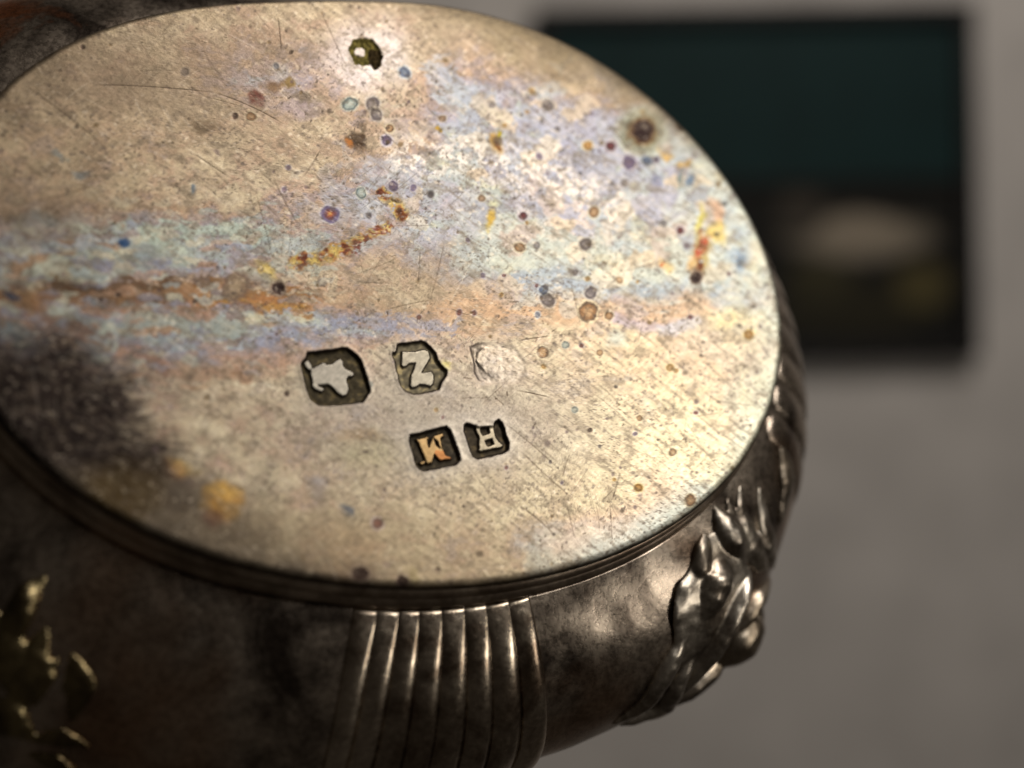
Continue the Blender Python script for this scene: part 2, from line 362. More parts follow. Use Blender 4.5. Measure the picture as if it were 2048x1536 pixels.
tq = np.clip(thick, 0, 1.199) / 1.2 * (len(PAL) - 1); ti = tq.astype(int); tf = (tq - ti)[:, None]; tf = sstep(.30, .70, tf)
film_c = PAL[ti] * (1 - tf) + PAL[np.minimum(ti + 1, len(PAL) - 1)] * tf
lay(np.ones_like(U), film_c, .8)
# large areas
lay(ell(1330, 820, 330, 250, .8), (240, 224, 176), .55)
lay(ell(1400, 930, 180, 130, .8), (248, 238, 196), .5)
lay(ell(130, 300, 260, 170, .8), (196, 172, 132), .5)
lay(ell(420, 250, 330, 60, .8, 8), (182, 160, 128), .5)
lay(ell(880, 850, 250, 120, .9), (186, 178, 162), .75); lay(ell(930, 990, 260, 80, .9, 8), (196, 182, 146), .6)
lay(ell(1130, 95, 210, 70, .8, 20), (168, 150, 112), .65); lay(ell(870, 70, 60, 60, .6), (176, 158, 130), .6)
def bband(pts, hw, bias=0.0, amp=.8):
    D, _ = seg_dist(WX, WY, pts); return sstep(.0, .22, .75 * (1 - D / hw) + amp * ns + .55 * (cw - .5) + bias - .05)
# lilac / blue film with crisp contour edges
def film(reg, thr, c, k, seed, sx=60, sy=46):
    n = fbm(WX / sx, WY / sy, seed, 4); lay(reg * sstep(thr - .05, thr + .05, n + .45 * reg - .3), c, k)
R1 = ell(1180, 330, 240, 130, .7, 15); film(R1, -.05, (184, 186, 198), .85, 71); film(R1, .12, (170, 176, 196), .6, 75, 40, 30)
lay(bband([(880, 140), (925, 200), (955, 290), (1010, 330)], 34, .02, .6), (174, 184, 196), .75)
R2 = ell(1000, 420, 180, 80, .7); film(R2, -.02, (188, 186, 196), .7, 81)
R3 = ell(760, 390, 150, 90, .8); film(R3, .02, (178, 184, 190), .6, 85, 40, 30)
R4 = ell(520, 150, 130, 70, .8); film(R4, .02, (178, 160, 158), .7, 88, 30, 18); lay(ell(560, 135, 26, 16, .8), (190, 200, 206), .7)
R5 = ell(1440, 480, 120, 190, .7); film(R5, -.05, (206, 214, 204), .8, 91); film(R5, .15, (176, 194, 206), .5, 95, 35, 35)
# bands across the plate
lay(bband([(-60, 560), (150, 520), (330, 485), (470, 478), (620, 500)], 56, -.12), (172, 188, 178), .6)
lay(bband([(160, 470), (330, 460), (520, 470)], 22), (186, 206, 190), .7)
lay(bband([(-60, 520), (120, 505), (260, 470)], 22, -.1), (184, 192, 204), .7)
lay(bband([(0, 505), (120, 540), (200, 548)], 22, -.05), (206, 208, 176), .6)
lay(bband([(560, 590), (800, 620), (1000, 640)], 36, -.1), (192, 156, 118), .5)
lay(bband([(-60, 590), (180, 585), (420, 590), (600, 595)], 26, .05, 1.0), (158, 112, 68), .72)
lay(bband([(100, 572), (300, 575), (420, 560)], 12, -.05, .9), (96, 74, 56), .55)
lay(bband([(430, 585), (600, 605)], 28, .05, .9), (178, 124, 66), .72)
lay(bband([(460, 600), (600, 615)], 14, -.1), (206, 160, 80), .6)
lay(bband([(180, 625), (330, 630), (430, 610)], 18, 0, .9), (200, 146, 108), .65)
lay(bband([(-60, 650), (120, 660), (300, 655), (470, 650)], 30, -.05, 1.0), (164, 180, 180), .7)
lay(bband([(240, 690), (400, 700), (520, 690), (720, 640), (900, 650)], 20, -.1, .9), (152, 158, 180), .65)
lay(bband([(60, 640), (200, 690), (330, 720)], 30, -.25, .9), (190, 130, 100), .6)
lay(bband([(0, 690), (150, 720), (260, 730)], 40, -.1, .9), (150, 152, 156), .6)
lay(bband([(430, 700), (560, 720), (720, 690)], 30, -.1, .9), (190, 152, 124), .55)
lay(bband([(360, 740), (480, 760)], 20, -.1, .9), (206, 160, 124), .5)
lay(ell(230, 750, 190, 70, .8), (186, 166, 150), .3)
lay(band([(960, 480), (1150, 520), (1300, 545), (1420, 570)], 70, .75) * sstep(-.5, .1, n1 + .1), (192, 200, 188), .8)
lay(band([(1060, 560), (1250, 590), (1450, 600)], 26, .7) * sstep(-.3, .15, ns), (162, 176, 190), .75)
lay(band([(900, 610), (1150, 625), (1400, 618)], 26, .6) * sstep(-.5, .0, ns + .08), (210, 172, 132), .8)
lay(band([(1230, 640), (1360, 655)], 12, .6), (176, 170, 200), .6); lay(band([(1330, 655), (1385, 650)], 10, .6), (196, 206, 224), .8)
lay(ell(1410, 700, 130, 60, .8), (226, 196, 156), .5)
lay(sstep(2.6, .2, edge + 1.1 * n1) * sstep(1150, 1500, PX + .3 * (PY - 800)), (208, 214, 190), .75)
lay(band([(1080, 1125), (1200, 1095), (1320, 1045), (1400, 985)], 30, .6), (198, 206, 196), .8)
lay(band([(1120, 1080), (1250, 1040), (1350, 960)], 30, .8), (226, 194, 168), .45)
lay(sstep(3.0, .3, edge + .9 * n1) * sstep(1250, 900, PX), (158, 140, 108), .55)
ce, de = cells((PX + 26 * wx + 8 * fx) / 44, (PY - .04 * PX + 20 * wy + 8 * fy) / 13, 13); fm = sstep(.62, .48, de)
LB = ell(230, 600, 430, 175, .5)
for lo, hi, cc, kk in ((.0, .12, (196, 208, 190), .7), (.12, .22, (204, 164, 134), .6), (.22, .32, (156, 162, 186), .65), (.32, .40, (150, 118, 104), .55), (.40, .48, (214, 204, 172), .65), (.48, .55, (186, 128, 84), .55), (.55, .62, (172, 190, 194), .65)):
    lay(LB * fm * (ce >= lo) * (ce < hi), cc, kk)
ce2, de2 = cells((PX + 40 * wx + 10 * fx) / 58, (PY + 40 * wy + 10 * fy) / 38, 15); fm2 = sstep(.60, .52, de2)
RB = ell(1160, 380, 380, 260, .5)
for lo, hi, cc, kk in ((.0, .14, (222, 200, 164), .7), (.14, .26, (176, 176, 194), .7), (.26, .36, (186, 198, 198), .65), (.36, .46, (206, 184, 170), .6), (.46, .54, (230, 216, 186), .65), (.54, .60, (160, 164, 180), .55)):
    lay(RB * fm2 * (ce2 >= lo) * (ce2 < hi), cc, kk)
# bright scrubbed streak
WS = band([(800, 310), (950, 312), (1080, 345), (1230, 400)], 34, .9)
lay(WS * sstep(-.04, .06, fbm(PX / 26, PY / 22, 101, 5, .62) + .25 * n2), (240, 232, 218), .85); lay(WS * sstep(.10, .16, fbm(PX / 11 + 4, PY / 16, 105, 4)), (170, 164, 160), .5)
lay(ell(1160, 440, 110, 60, .9) * sstep(.0, .2, n2), (238, 216, 190), .6)
# pale disc round the corroded pit
lay(ell(728, 112, 88, 72, .5), (212, 202, 202), .8); lay(ell(735, 118, 60, 50, .5), (234, 230, 226), .65)
# dark reflection of the phone painted into the plate colour, bottom left
PHONE_REFL = sstep(-55, 75, -( (WX - 235) * .86 - (WY - 760) * .62 ) + 24 * n2 + 40 * n1 + 46 * ns) * sstep(600, 760, WY)
PHONE_REFL = np.maximum(PHONE_REFL, np.maximum(band([(150, 860), (270, 970), (440, 1075)], 56, .9) * .9, band([(380, 1070), (560, 1130), (720, 1165)], 30, 1) * .7))
lay(PHONE_REFL, (44, 36, 33), .92); lay(PHONE_REFL * sstep(.0, .25, ns), (66, 56, 52), .55); lay(PHONE_REFL * sstep(.1, .3, -n2), (34, 27, 28), .6)
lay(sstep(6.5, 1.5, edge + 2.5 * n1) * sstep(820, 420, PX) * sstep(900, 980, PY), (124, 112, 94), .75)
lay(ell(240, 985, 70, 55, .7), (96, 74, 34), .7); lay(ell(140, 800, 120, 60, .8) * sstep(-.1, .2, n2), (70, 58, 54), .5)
lay(ell(365, 938, 26, 15, .5), (222, 190, 110), .8); lay(ell(352, 945, 24, 16, .7), (150, 92, 50), .4)
lay(ell(455, 1005, 44, 36, .4), (196, 140, 56), .9); lay(ell(455, 985, 30, 14, .6), (228, 182, 84), .8); lay(ell(440, 1040, 30, 12, .6), (110, 66, 60), .6)
# yellow and red corrosion
def rust(pts, hw, k=1.0, seed=0):
    D, S = seg_dist(PX + 9 * fx, PY + 9 * fy, pts); m = 1 - sstep(hw * .6, hw * 1.3, D)
    m = m * sstep(-.42, -.12, fbm(PX / 13, PY / 11, 231 + seed, 3))
    q = fbm(PX / 22 + 3 * seed, PY / 20, 201 + seed, 2)
    lay(m, (196, 164, 74), .85 * k); lay(m * sstep(-.1, .25, q), (178, 104, 52), .9 * k); lay(m * sstep(.12, .42, q), (104, 52, 40), .9 * k); lay(m * sstep(.15, .5, -q), (214, 190, 100), .8 * k)
rust([(590, 525), (640, 515), (690, 497)], 15, 1, 0); rust([(690, 490), (740, 468), (776, 455)], 10, .9, 3)
lay(band([(690, 492), (740, 470), (775, 456)], 8, .7) * sstep(-.1, .2, fbm(PX / 7, PY / 7, 219, 2)), (134, 60, 44), .8)
rust([(765, 385), (790, 405), (806, 428)], 13, .95, 6); lay(ell(800, 425, 10, 12, .5), (110, 58, 30), .9); lay(ell(785, 396, 8, 4, .6), (84, 62, 30), .9)
rust([(528, 540), (535, 545)], 14, .5, 9); lay(ell(528, 540, 20, 16, .5), (214, 190, 96), .8); lay(ell(515, 553, 18, 10, .5), (164, 166, 160), .7)
lay(ell(525, 205, 14, 16, .45), (112, 54, 46), .95); lay(ell(548, 168, 20, 12, .5), (128, 96, 66), .8); lay(ell(578, 165, 14, 12, .5), (140, 112, 50), .8); lay(ell(603, 200, 18, 14, .5), (130, 116, 100), .9); lay(ell(600, 222, 34, 14, .6), (178, 164, 176), .7)
lay(ell(716, 278, 14, 14, .5), (78, 58, 40), .95); lay(ell(704, 284, 7, 6, .5), (188, 116, 50), .9); lay(ell(722, 255, 7, 12, .6), (120, 100, 76), .7)
lay(ell(867, 262, 10, 5, .5), (176, 136, 30), .9); lay(ell(994, 284, 18, 20, .5), (190, 140, 50), .9); lay(ell(997, 288, 10, 10, .5), (134, 74, 30), .9); lay(ell(1006, 265, 6, 6, .5), (176, 160, 20), .9)
lay(ell(980, 440, 9, 14, .6), (208, 168, 50), .85); lay(ell(978, 415, 14, 8, .7), (206, 206, 150), .7)
rust([(1405, 490), (1398, 530), (1412, 470)], 17, .75, 12); lay(ell(1411, 500, 9, 15, .5), (206, 66, 34), .95); lay(ell(1436, 462, 20, 18, .5), (226, 196, 92), .8); lay(ell(1432, 428, 14, 22, .5), (226, 170, 126), .7); lay(ell(1395, 450, 6, 30, .6, 12), (208, 196, 80), .8); lay(ell(1325, 526, 22, 10, .6, 35), (228, 190, 110), .7); lay(ell(1318, 524, 6, 5, .5), (210, 110, 60), .9)
lay(ell(1395, 535, 16, 18, .6), (222, 170, 96), .6); lay(ell(1455, 640, 40, 24, .7), (226, 206, 140), .6)
lay(ell(1475, 515, 22, 26, .6), (146, 172, 196), .8); lay(ell(1478, 525, 9, 16, .6), (92, 124, 160), .8); lay(ell(1382, 362, 12, 14, .6), (96, 130, 168), .85); lay(ell(1358, 355, 5, 22, .7), (100, 136, 146), .7); lay(ell(1308, 365, 14, 16, .6), (128, 132, 168), .7)
for x, y in ((1327, 301), (1350, 320), (1367, 318)): lay(ell(x, y, 8, 7, .6), (214, 164, 66), .85)
lay(ell(248, 486, 12, 10, .4, warped=False), (56, 92, 140), .95); lay(ell(165, 345, 18, 9, .6), (136, 150, 160), .7); lay(ell(90, 432, 18, 16, .6), (138, 156, 164), .75); lay(ell(32, 590, 12, 9, .5), (74, 88, 122), .8); lay(ell(122, 318, 12, 8, .6), (140, 160, 168), .6); lay(ell(380, 378, 6, 10, .6), (90, 122, 150), .8)
lay(ell(402, 250, 26, 10, .6, 12), (122, 104, 80), .8); lay(ell(440, 300, 12, 7, .5, 35), (140, 122, 116), .7)
lay(ell(1245, 620, 26, 14, .6), (176, 150, 128), .3); lay(ell(880, 735, 16, 14, .7), (196, 188, 60), .7)
lay(ell(745, 900, 60, 40, .7), (184, 178, 132), .6); lay(ell(725, 865, 40, 16, .7), (176, 140, 96), .6); lay(ell(640, 985, 16, 26, .7), (150, 144, 144), .5); lay(ell(690, 1015, 13, 10, .5), (96, 108, 128), .9); lay(ell(700, 1100, 60, 60, .8), (206, 160, 120), .35)
lay(ell(820, 1150, 18, 30, .6), (150, 136, 84), .5); lay(ell(1235, 680, 20, 16, .6), (184, 194, 184), .7)
# ring spots: x, y, radius and colours from the centre outward
T = dict(violet=[(.35, (130, 110, 128)), (.85, (120, 106, 136)), (1.25, (186, 180, 188))], tan=[(.5, (206, 168, 120)), (.8, (176, 132, 88)), (1.0, (128, 104, 84)), (1.3, (214, 200, 160))],
         dark=[(.7, (66, 48, 46)), (.95, (88, 66, 60)), (1.3, (168, 148, 128))], brown=[(.55, (134, 72, 72)), (.9, (112, 76, 80)), (1.3, (190, 176, 180))],
         blue=[(.5, (122, 140, 164)), (.9, (112, 126, 154)), (1.3, (180, 190, 194))], gold=[(.5, (214, 166, 92)), (.9, (176, 126, 60)), (1.25, (214, 196, 130))], grey=[(.6, (146, 138, 138)), (.95, (118, 110, 112)), (1.25, (186, 180, 170))],
         aqua=[(.35, (206, 216, 204)), (.75, (176, 194, 186)), (1.0, (116, 134, 136)), (1.25, (190, 196, 180))], bull=[(.14, (240, 180, 60)), (.32, (192, 104, 60)), (.6, (130, 84, 92)), (.95, (124, 112, 152)), (1.25, (180, 180, 186))])
SP = [(1285,262,34,'big'),(660,428,19,'bull'),(722,386,12,'aqua'),(699,208,16,'aqua'),(745,208,15,'grey'),(753,228,15,'grey'),(809,145,13,'blue'),(773,280,12,'violet'),(780,256,9,'tan'),(884,237,8,'tan'),(1222,292,11,'brown'),(1175,291,10,'gold'),(1257,325,15,'violet'),(1293,322,12,'blue'),(1312,320,8,'violet'),(1364,252,12,'dark'),
      (1078,312,8,'violet'),(787,372,12,'violet'),(827,375,8,'violet'),(963,396,8,'tan'),(1045,432,9,'brown'),(1188,424,11,'tan'),(1248,365,8,'grey'),(1360,461,9,'brown'),(1327,446,7,'grey'),(1171,488,13,'grey'),(1039,495,11,'tan'),(1073,491,8,'grey'),(1393,555,13,'dark'),(556,577,14,'dark'),(472,572,28,'pale'),
      (1176,624,20,'tan'),(1182,585,13,'grey'),(1075,630,7,'blue'),(1218,631,9,'tan'),(1381,634,6,'brown'),(1498,669,10,'gold'),(1340,735,8,'gold'),(1085,705,12,'tan'),(918,625,7,'brown'),(948,626,6,'brown'),(838,635,6,'brown'),(755,1047,13,'brown'),(1095,600,16,'grey'),(1088,580,10,'blue'),(1380,1000,12,'tan'),(1277,976,9,'gold'),(1150,820,7,'aqua'),
      (1064,182,8,'gold'),(1055,223,5,'tan'),(1097,210,12,'grey'),(985,210,7,'grey'),(370,143,9,'grey'),(502,233,11,'tan'),(470,232,7,'dark'),(582,105,5,'dark'),(552,132,7,'blue'),(577,335,6,'violet'),(568,380,7,'violet'),(648,778,0,'tan'),(573,787,6,'dark'),(740,770,7,'aqua'),(875,1140,6,'dark'),(720,1148,18,'dark'),(805,1163,14,'dark'),(165,95,5,'dark'),(235,590,6,'dark'),(200,600,5,'dark'),
      (1130,690,7,'aqua'),(1200,705,7,'tan'),(1345,905,8,'tan'),(1180,860,5,'dark'),(935,480,6,'violet'),(1010,250,5,'gold'),(1115,258,6,'grey'),(1150,545,7,'grey'),(1240,560,8,'tan')]
for k in range(26):
    SP.append((rs.uniform(820, 1500), rs.uniform(180, 1000), rs.uniform(3.2, 6.5), ['violet', 'tan', 'grey', 'brown', 'gold'][rs.randint(5)]))
T['big'] = [(.62, (62, 42, 40)), (.78, (112, 74, 44)), (.95, (160, 138, 92)), (1.35, (150, 152, 128)), (1.7, (190, 196, 180))]; T['pale'] = [(.5, (192, 172, 140)), (.9, (164, 142, 116)), (1.2, (140, 116, 100))]
for x, y, r, t in SP:
    if r <= 0: continue
    sel = np.where((np.abs(PX - x) < r * 2.4) & (np.abs(PY - y) < r * 2.4))[0]
    if not len(sel): continue
    an = rs.uniform(0, 6.3); q = rs.uniform(.78, 1)
    dx, dy = PX[sel] - x + .10 * r * fx[sel] * 2 + .25 * r * wx[sel], PY[sel] - y + .10 * r * fy[sel] * 2
    D = np.hypot(dx * math.cos(an) + dy * math.sin(an), (-dx * math.sin(an) + dy * math.cos(an)) / q) / r
    st = T[t]; c = np.empty((len(sel), 3)); c[:] = st[-1][1]
    for f, cc in reversed(st[:-1]):
        m = (1 - sstep(f - .12, f + .12, D))[:, None]; c = c * (1 - m) + np.asarray(cc) * m
    jit = 1 + rs.uniform(-.08, .08); a = ((1 - sstep(st[-1][0] - .3, st[-1][0] + .15, D)) * (.92 if r > 8 else .75))[:, None]
    col[sel] = col[sel] * (1 - a) + c * jit * a
    dull[sel] += .12 * a[:, 0] * (D < 1); Zh[sel] -= (.03 if t in ('dark', 'big') else .008) * (1 - sstep(.5, 1, D))
# pin pricks
for k in range(900):
    x, y = rs.uniform(0, 1540), rs.uniform(10, 1150); r = rs.gamma(2.2, .95) + 1.3
    if x < 700 and rs.rand() < .45: continue
    sel = np.where((np.abs(PX - x) < 12) & (np.abs(PY - y) < 12))[0]
    D = np.hypot((PX[sel] - x) * rs.uniform(.7, 1.3), PY[sel] - y) / r
    a = (1 - sstep(.4, 1.2, D)) * rs.uniform(.35, .85); c = [(92, 78, 66), (70, 62, 60), (110, 92, 96), (120, 96, 60)][rs.randint(4)]
    col[sel] = col[sel] * (1 - a[:, None]) + np.asarray(c) * a[:, None]; Zh[sel] -= .012 * a
gr = sstep(.27, .36, fbm(PX / 7, PY / 6, 951, 3)) * sstep(.05, .28, fbm(PX / 75 + 9, PY / 60, 961, 4))
lay(gr, (88, 76, 66), .6); lay(sstep(.34, .40, fbm(PX / 5, PY / 5, 971, 2)) * sstep(.05, .25, fbm(PX / 110, PY / 80 + 5, 981, 3)), (96, 86, 84), .5)
# peppered grey area under the white streak
pep = sstep(.30, .42, fbm(PX / 6, PY / 6, 301, 2)) * np.maximum(ell(985, 345, 150, 55, .8), np.maximum(.6 * ell(950, 870, 330, 160, .8), .7 * ell(850, 560, 120, 60, .8)))
lay(pep, (116, 108, 104), .6)
# grime, handling wear and painted upper-left light falloff
g1 = fbm(PX / 40, PY / 30, 901, 6, .7); g2 = fbm((PX * .8 + PY * .6) / 60, (PY * .8 - PX * .6) / 8, 911, 5, .65); g3 = fbm(PX / 11, PY / 9, 921, 4, .7)
lay(sstep(.10, .24, g1), (134, 120, 100), .42); lay(sstep(.12, .30, g2), (142, 128, 108), .38); lay(sstep(.15, .45, -g2), (228, 216, 188), .34)
gm = sstep(-.1, .3, fbm(PX / 120, PY / 90, 931, 3)); lay(sstep(.27, .34, g3) * gm, (112, 98, 84), .4); lay(sstep(.28, .36, -g3) * (1 - gm), (232, 220, 196), .3)
c7, d7 = cells((PX + 6 * fx) / 9, (PY + 6 * fy) / 7, 9); col *= (1 + .05 * (c7 - .5))[:, None]
lay((c7 > .93) * sstep(.55, .2, d7), (112, 100, 92), .55); lay((c7 < .05) * sstep(.55, .2, d7), (240, 226, 200), .5)
lay(ell(330, 120, 330, 60, .9, -6), (146, 126, 100), .55); lay(ell(330, 190, 240, 40, .9, 6), (150, 132, 108), .45); lay(ell(60, 420, 120, 70, .9), (158, 138, 112), .4)  # upper-left dimming: light falloff painted in together with grime
lay(ell(720, 1080, 330, 60, .9, 5), (160, 142, 106), .45); lay(ell(900, 850, 240, 90, .9), (162, 152, 136), .45); lay(ell(820, 560, 110, 60, .9), (170, 152, 122), .5); lay(ell(1090, 70, 240, 62, .8, 20), (138, 122, 92), .65); lay(ell(1290, 190, 110, 40, .8, 42), (150, 138, 112), .5)
# scratches
def scratch(x0, y0, x1, y1, bow, wd, dark, depth):
    mx, my = (x0 + x1) / 2 + bow * (y1 - y0), (y0 + y1) / 2 - bow * (x1 - x0)
    t = np.linspace(0, 1, 7)[:, None]; pts = (1 - t) ** 2 * [x0, y0] + 2 * t * (1 - t) * np.array([mx, my]) + t ** 2 * [x1, y1]
    lo, hi = pts.min(0) - 6, pts.max(0) + 6
    sel = np.where((PX > lo[0]) & (PX < hi[0]) & (PY > lo[1]) & (PY < hi[1]))[0]
    if not len(sel): return
    D, S = seg_dist(PX[sel], PY[sel], pts); a = (1 - sstep(wd * .4, wd * 1.5, D)) * np.clip(np.minimum(S, 1 - S) * 6, 0, 1)
    c = np.asarray((84, 68, 54) if dark > 0 else (236, 226, 204)); a2 = (a * abs(dark))[:, None]
    col[sel] = col[sel] * (1 - a2) + c * a2; Zh[sel] -= depth * a
for q in [(180,170,430,185,.03,.75),(430,185,570,250,.06,.7),(50,170,200,285,.02,.8),(385,305,460,355,0,.8),(545,350,600,455,-.05,.7),(510,380,545,520,.02,.6),(555,30,562,105,.03,.9),(640,20,690,130,0,.5),(640,300,605,355,.05,.7),(1210,240,1260,305,.02,.85),(1055,205,1110,260,0,.5),(1040,680,1100,672,0,.8),(1030,780,1100,795,.02,.8),(985,790,1010,812,0,.8),(925,755,945,758,0,.8),(1240,545,1400,505,.02,.5),(1040,1010,1110,1070,.03,.7),(1225,1000,1240,945,0,.7),(770,620,860,600,.02,.5),(1140,560,1160,650,.02,.4),(840,500,835,570,.02,.5),(890,480,860,600,.02,.45),(1000,840,1120,940,.04,.6),(1040,900,1150,1000,-.03,.55)]:
    scratch(*q[:5], 1.05, q[5] * .85, .006)
for k in range(520):
    x, y = rs.uniform(-20, 1520), rs.uniform(10, 1150); L = rs.gamma(2, 24) + 8
    mode = rs.rand(); a = math.radians(rs.normal(42, 16) if mode < .5 else rs.normal(4, 10) if mode < .72 else rs.normal(-50, 14) if mode < .88 else rs.uniform(0, 180))
    scratch(x, y, x + L * math.cos(a), y + L * math.sin(a), rs.normal(0, .05), rs.uniform(.5, .95), rs.choice([1, 1, -1]) * rs.uniform(.12, .42), .003)
for k in range(46):
    x, y = rs.uniform(0, 1480), rs.uniform(60, 1110); a0 = rs.choice([38, 52, 60, 6, -55, 80]) + rs.normal(0, 8); sp = rs.uniform(18, 55); sg = rs.choice([1, 1, -1])
    for j in range(rs.randint(5, 15)):
        a = math.radians(a0 + rs.normal(0, 5)); L = rs.gamma(3, 14) + 10; xx, yy = x + rs.normal(0, sp), y + rs.normal(0, sp)
        scratch(xx, yy, xx + L * math.cos(a), yy + L * math.sin(a), rs.normal(0, .03), rs.uniform(.45, .8), sg * rs.uniform(.15, .45), .002)
for k in range(420):
    x, y = rs.uniform(0, 1530), rs.uniform(20, 1150); a = rs.uniform(0, 3.14); L = rs.uniform(3, 11)
    scratch(x, y, x + L * math.cos(a), y + L * math.sin(a), rs.normal(0, .15), rs.uniform(.7, 1.5), rs.uniform(.4, .85), .006)
# corroded pit with olive crust
sel = np.where((np.abs(PX - 732) < 70) & (np.abs(PY - 108) < 60))[0]
ax_, ay_ = PX[sel] + 5 * fx[sel], PY[sel] + 5 * fy[sel]
pit = poly_sdf(ax_, ay_, tr(600, 0, 2.926, [(280,290),(310,235),(370,222),(430,235),(470,290),(488,330),(470,390),(440,412),(410,380),(370,385),(325,375),(310,335),(285,320)]))
core = np.hypot((ax_ - 720) / 12, (ay_ - 102) / 9)
mk = (sstep(1.5, -1.5, pit) * sstep(.8, 1.15, core))[:, None]; q = fbm(PX[sel] / 7, PY[sel] / 7, 401, 3)[:, None]
shade = np.where((ax_ > 738)[:, None] & (ay_ > 98)[:, None], np.array([[92, 76, 44]]), np.array([[148, 136, 66]]))
col[sel] = col[sel] * (1 - mk) + np.clip(shade * (1 + .5 * q), 0, 255) * mk; dull[sel] += .3 * mk[:, 0]
Zh[sel] += mk[:, 0] * (.10 * q[:, 0] - .02) - .16 * sstep(0, -6, pit)
pit_full = np.full(len(U), 99.); pit_full[sel] = pit

# stamped hallmarks pressed into the plate
part_id = np.zeros(len(U), int)                   # 0 plate, 10*k stamp k, 10*k+1 its raised device
part_id[pit_full < 3] = 90
for k, S in enumerate(STAMPS, 1):
    o = np.asarray(S['out']); lo, hi = o.min(0) - 30, o.max(0) + 30
    sel = np.where((PX > lo[0]) & (PX < hi[0]) & (PY > lo[1]) & (PY < hi[1]))[0]
    x, y = PX[sel] + 1.6 * fx[sel], PY[sel] + 1.6 * fy[sel]
    so = poly_sdf(x, y, S['out']); sr = np.full(len(sel), 99.)
    for p in S['raised']: sr = np.minimum(sr, poly_sdf(x, y, p))
    for p in S['holes']: sr = np.maximum(sr, -poly_sdf(x, y, p))
    sr = sr - (2.2 if k == 1 else 0)
    rec = sstep(1.5, -4.5, so) if k != 3 else sstep(4, -9, so); top = sstep(2.6, -1.4, sr) if k != 3 else sstep(5, -2, sr)
    q = fbm(PX[sel] / 15, PY[sel] / 13, 501 + k, 2); worn = k == 3
    if worn: rec = rec * (1 - .75 * sstep(945, 985, x))
    flr = -S['depth'] * (1 + .18 * q)
    Zh[sel] = Zh[sel] * (1 - rec) + rec * flr * (1 - top) + rec * top * (-.10 if not worn else -.02)
    Zh[sel] += .014 * np.exp(-((so - 3.5) / 4.) ** 2) * (0.4 if worn else 1)          # metal pushed up round the punch
    if worn:                                          # rubbed pale field with a ghost of the head
        gl = (sstep(5, -7, so) * (.42 + .5 * np.clip(fbm(PX[sel] / 12, PY[sel] / 10, 551, 3), -.5, .5)))[:, None]; col[sel] = col[sel] * (1 - gl) + np.array([230, 218, 200]) * gl
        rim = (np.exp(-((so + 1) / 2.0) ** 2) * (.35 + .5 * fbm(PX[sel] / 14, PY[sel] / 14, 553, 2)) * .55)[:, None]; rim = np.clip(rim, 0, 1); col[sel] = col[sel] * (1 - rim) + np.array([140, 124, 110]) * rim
        Zh[sel] += .03 * sstep(0, -8, so) * fbm(PX[sel] / 11, PY[sel] / 9, 557, 2)
    dirt = np.asarray(S['dirt']) * (1 + .30 * q)[:, None]; dirt = np.where((q > .28)[:, None] & (not worn), dirt * [1.14, 1.12, 1.02], dirt)
    face = np.asarray(S['face']) * (1 + .10 * q)[:, None]
    if k == 4: face = np.where((y > 900)[:, None] & (x > 870)[:, None], np.array([[206, 140, 78]]), face)
    a = (sstep(1.0, -2.0, so) if not worn else sstep(6, -8, so) * (.30 + .4 * sstep(985, 955, x)) * (.6 + 1.2 * np.clip(q, -.4, .4)))[:, None]; t = top[:, None]
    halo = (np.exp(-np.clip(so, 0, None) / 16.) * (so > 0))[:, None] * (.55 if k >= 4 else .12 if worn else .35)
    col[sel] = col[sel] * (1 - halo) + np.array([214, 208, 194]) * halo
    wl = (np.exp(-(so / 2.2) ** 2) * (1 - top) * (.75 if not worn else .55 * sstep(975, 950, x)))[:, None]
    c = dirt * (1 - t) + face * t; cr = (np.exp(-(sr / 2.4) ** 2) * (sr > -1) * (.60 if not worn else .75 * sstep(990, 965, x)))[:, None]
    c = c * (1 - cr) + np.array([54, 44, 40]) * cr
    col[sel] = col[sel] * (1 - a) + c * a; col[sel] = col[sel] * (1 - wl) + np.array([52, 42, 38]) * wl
    dull[sel] += (rec * (1 - top) * (.05 if worn else .28))
    part_id[sel[so < 5]] = 10 * k; part_id[sel[(sr < 1.5) & (so < 3)]] = 10 * k + 1
# gentle unevenness and the rolled edge
Zh += .10 * fbm(U / 16, Vv / 16, 601, 3) + .012 * fbm(U / 2.2, Vv / 2.2, 611, 3)
Zh -= .5 * (1 - np.sqrt(np.clip(1 - (1 - np.clip(edge / .7, 0, 1)) ** 2, 0, 1)))
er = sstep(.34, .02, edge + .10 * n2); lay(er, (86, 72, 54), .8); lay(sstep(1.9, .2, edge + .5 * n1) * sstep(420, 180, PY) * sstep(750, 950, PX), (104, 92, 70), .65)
dull += .10 * np.clip(n1, -1, 1) + .07 * np.clip(g2, -1, 1) + .06 * PHONE_REFL - .02 * WS

lum = col @ np.array([.3, .59, .11]); col = lum[:, None] + (col - lum[:, None]) * .76
m1 = fbm(PX / 5.5, PY / 5, 801, 3); m2 = fbm(PX / 14 + 5, PY / 11, 811, 4); m3 = fbm((PX + PY) / 7, (PY - PX) / 34, 821, 3)
col = col * (.90 + .03 * m1 + .07 * m2 + .08 * m3 + .10 * n1)[:, None]
col = np.clip(255 * (np.clip(col, 0, 255) / 255) ** 1.17 * [.985, .970, .968], 6, 252)
P = np.c_[U, Vv, Zh]
G = P.reshape(N, N, 3); gu = np.gradient(G, axis=0); gv = np.gradient(G, axis=1)
nrm = np.cross(gu.reshape(-1, 3), gv.reshape(-1, 3)); ln = np.linalg.norm(nrm, axis=1, keepdims=True); nrm = nrm / np.maximum(ln, 1e-12)
nrm[nrm[:, 2] < 0] *= -1
nrm[ln[:, 0] < 1e-10] = (0, 0, 1)
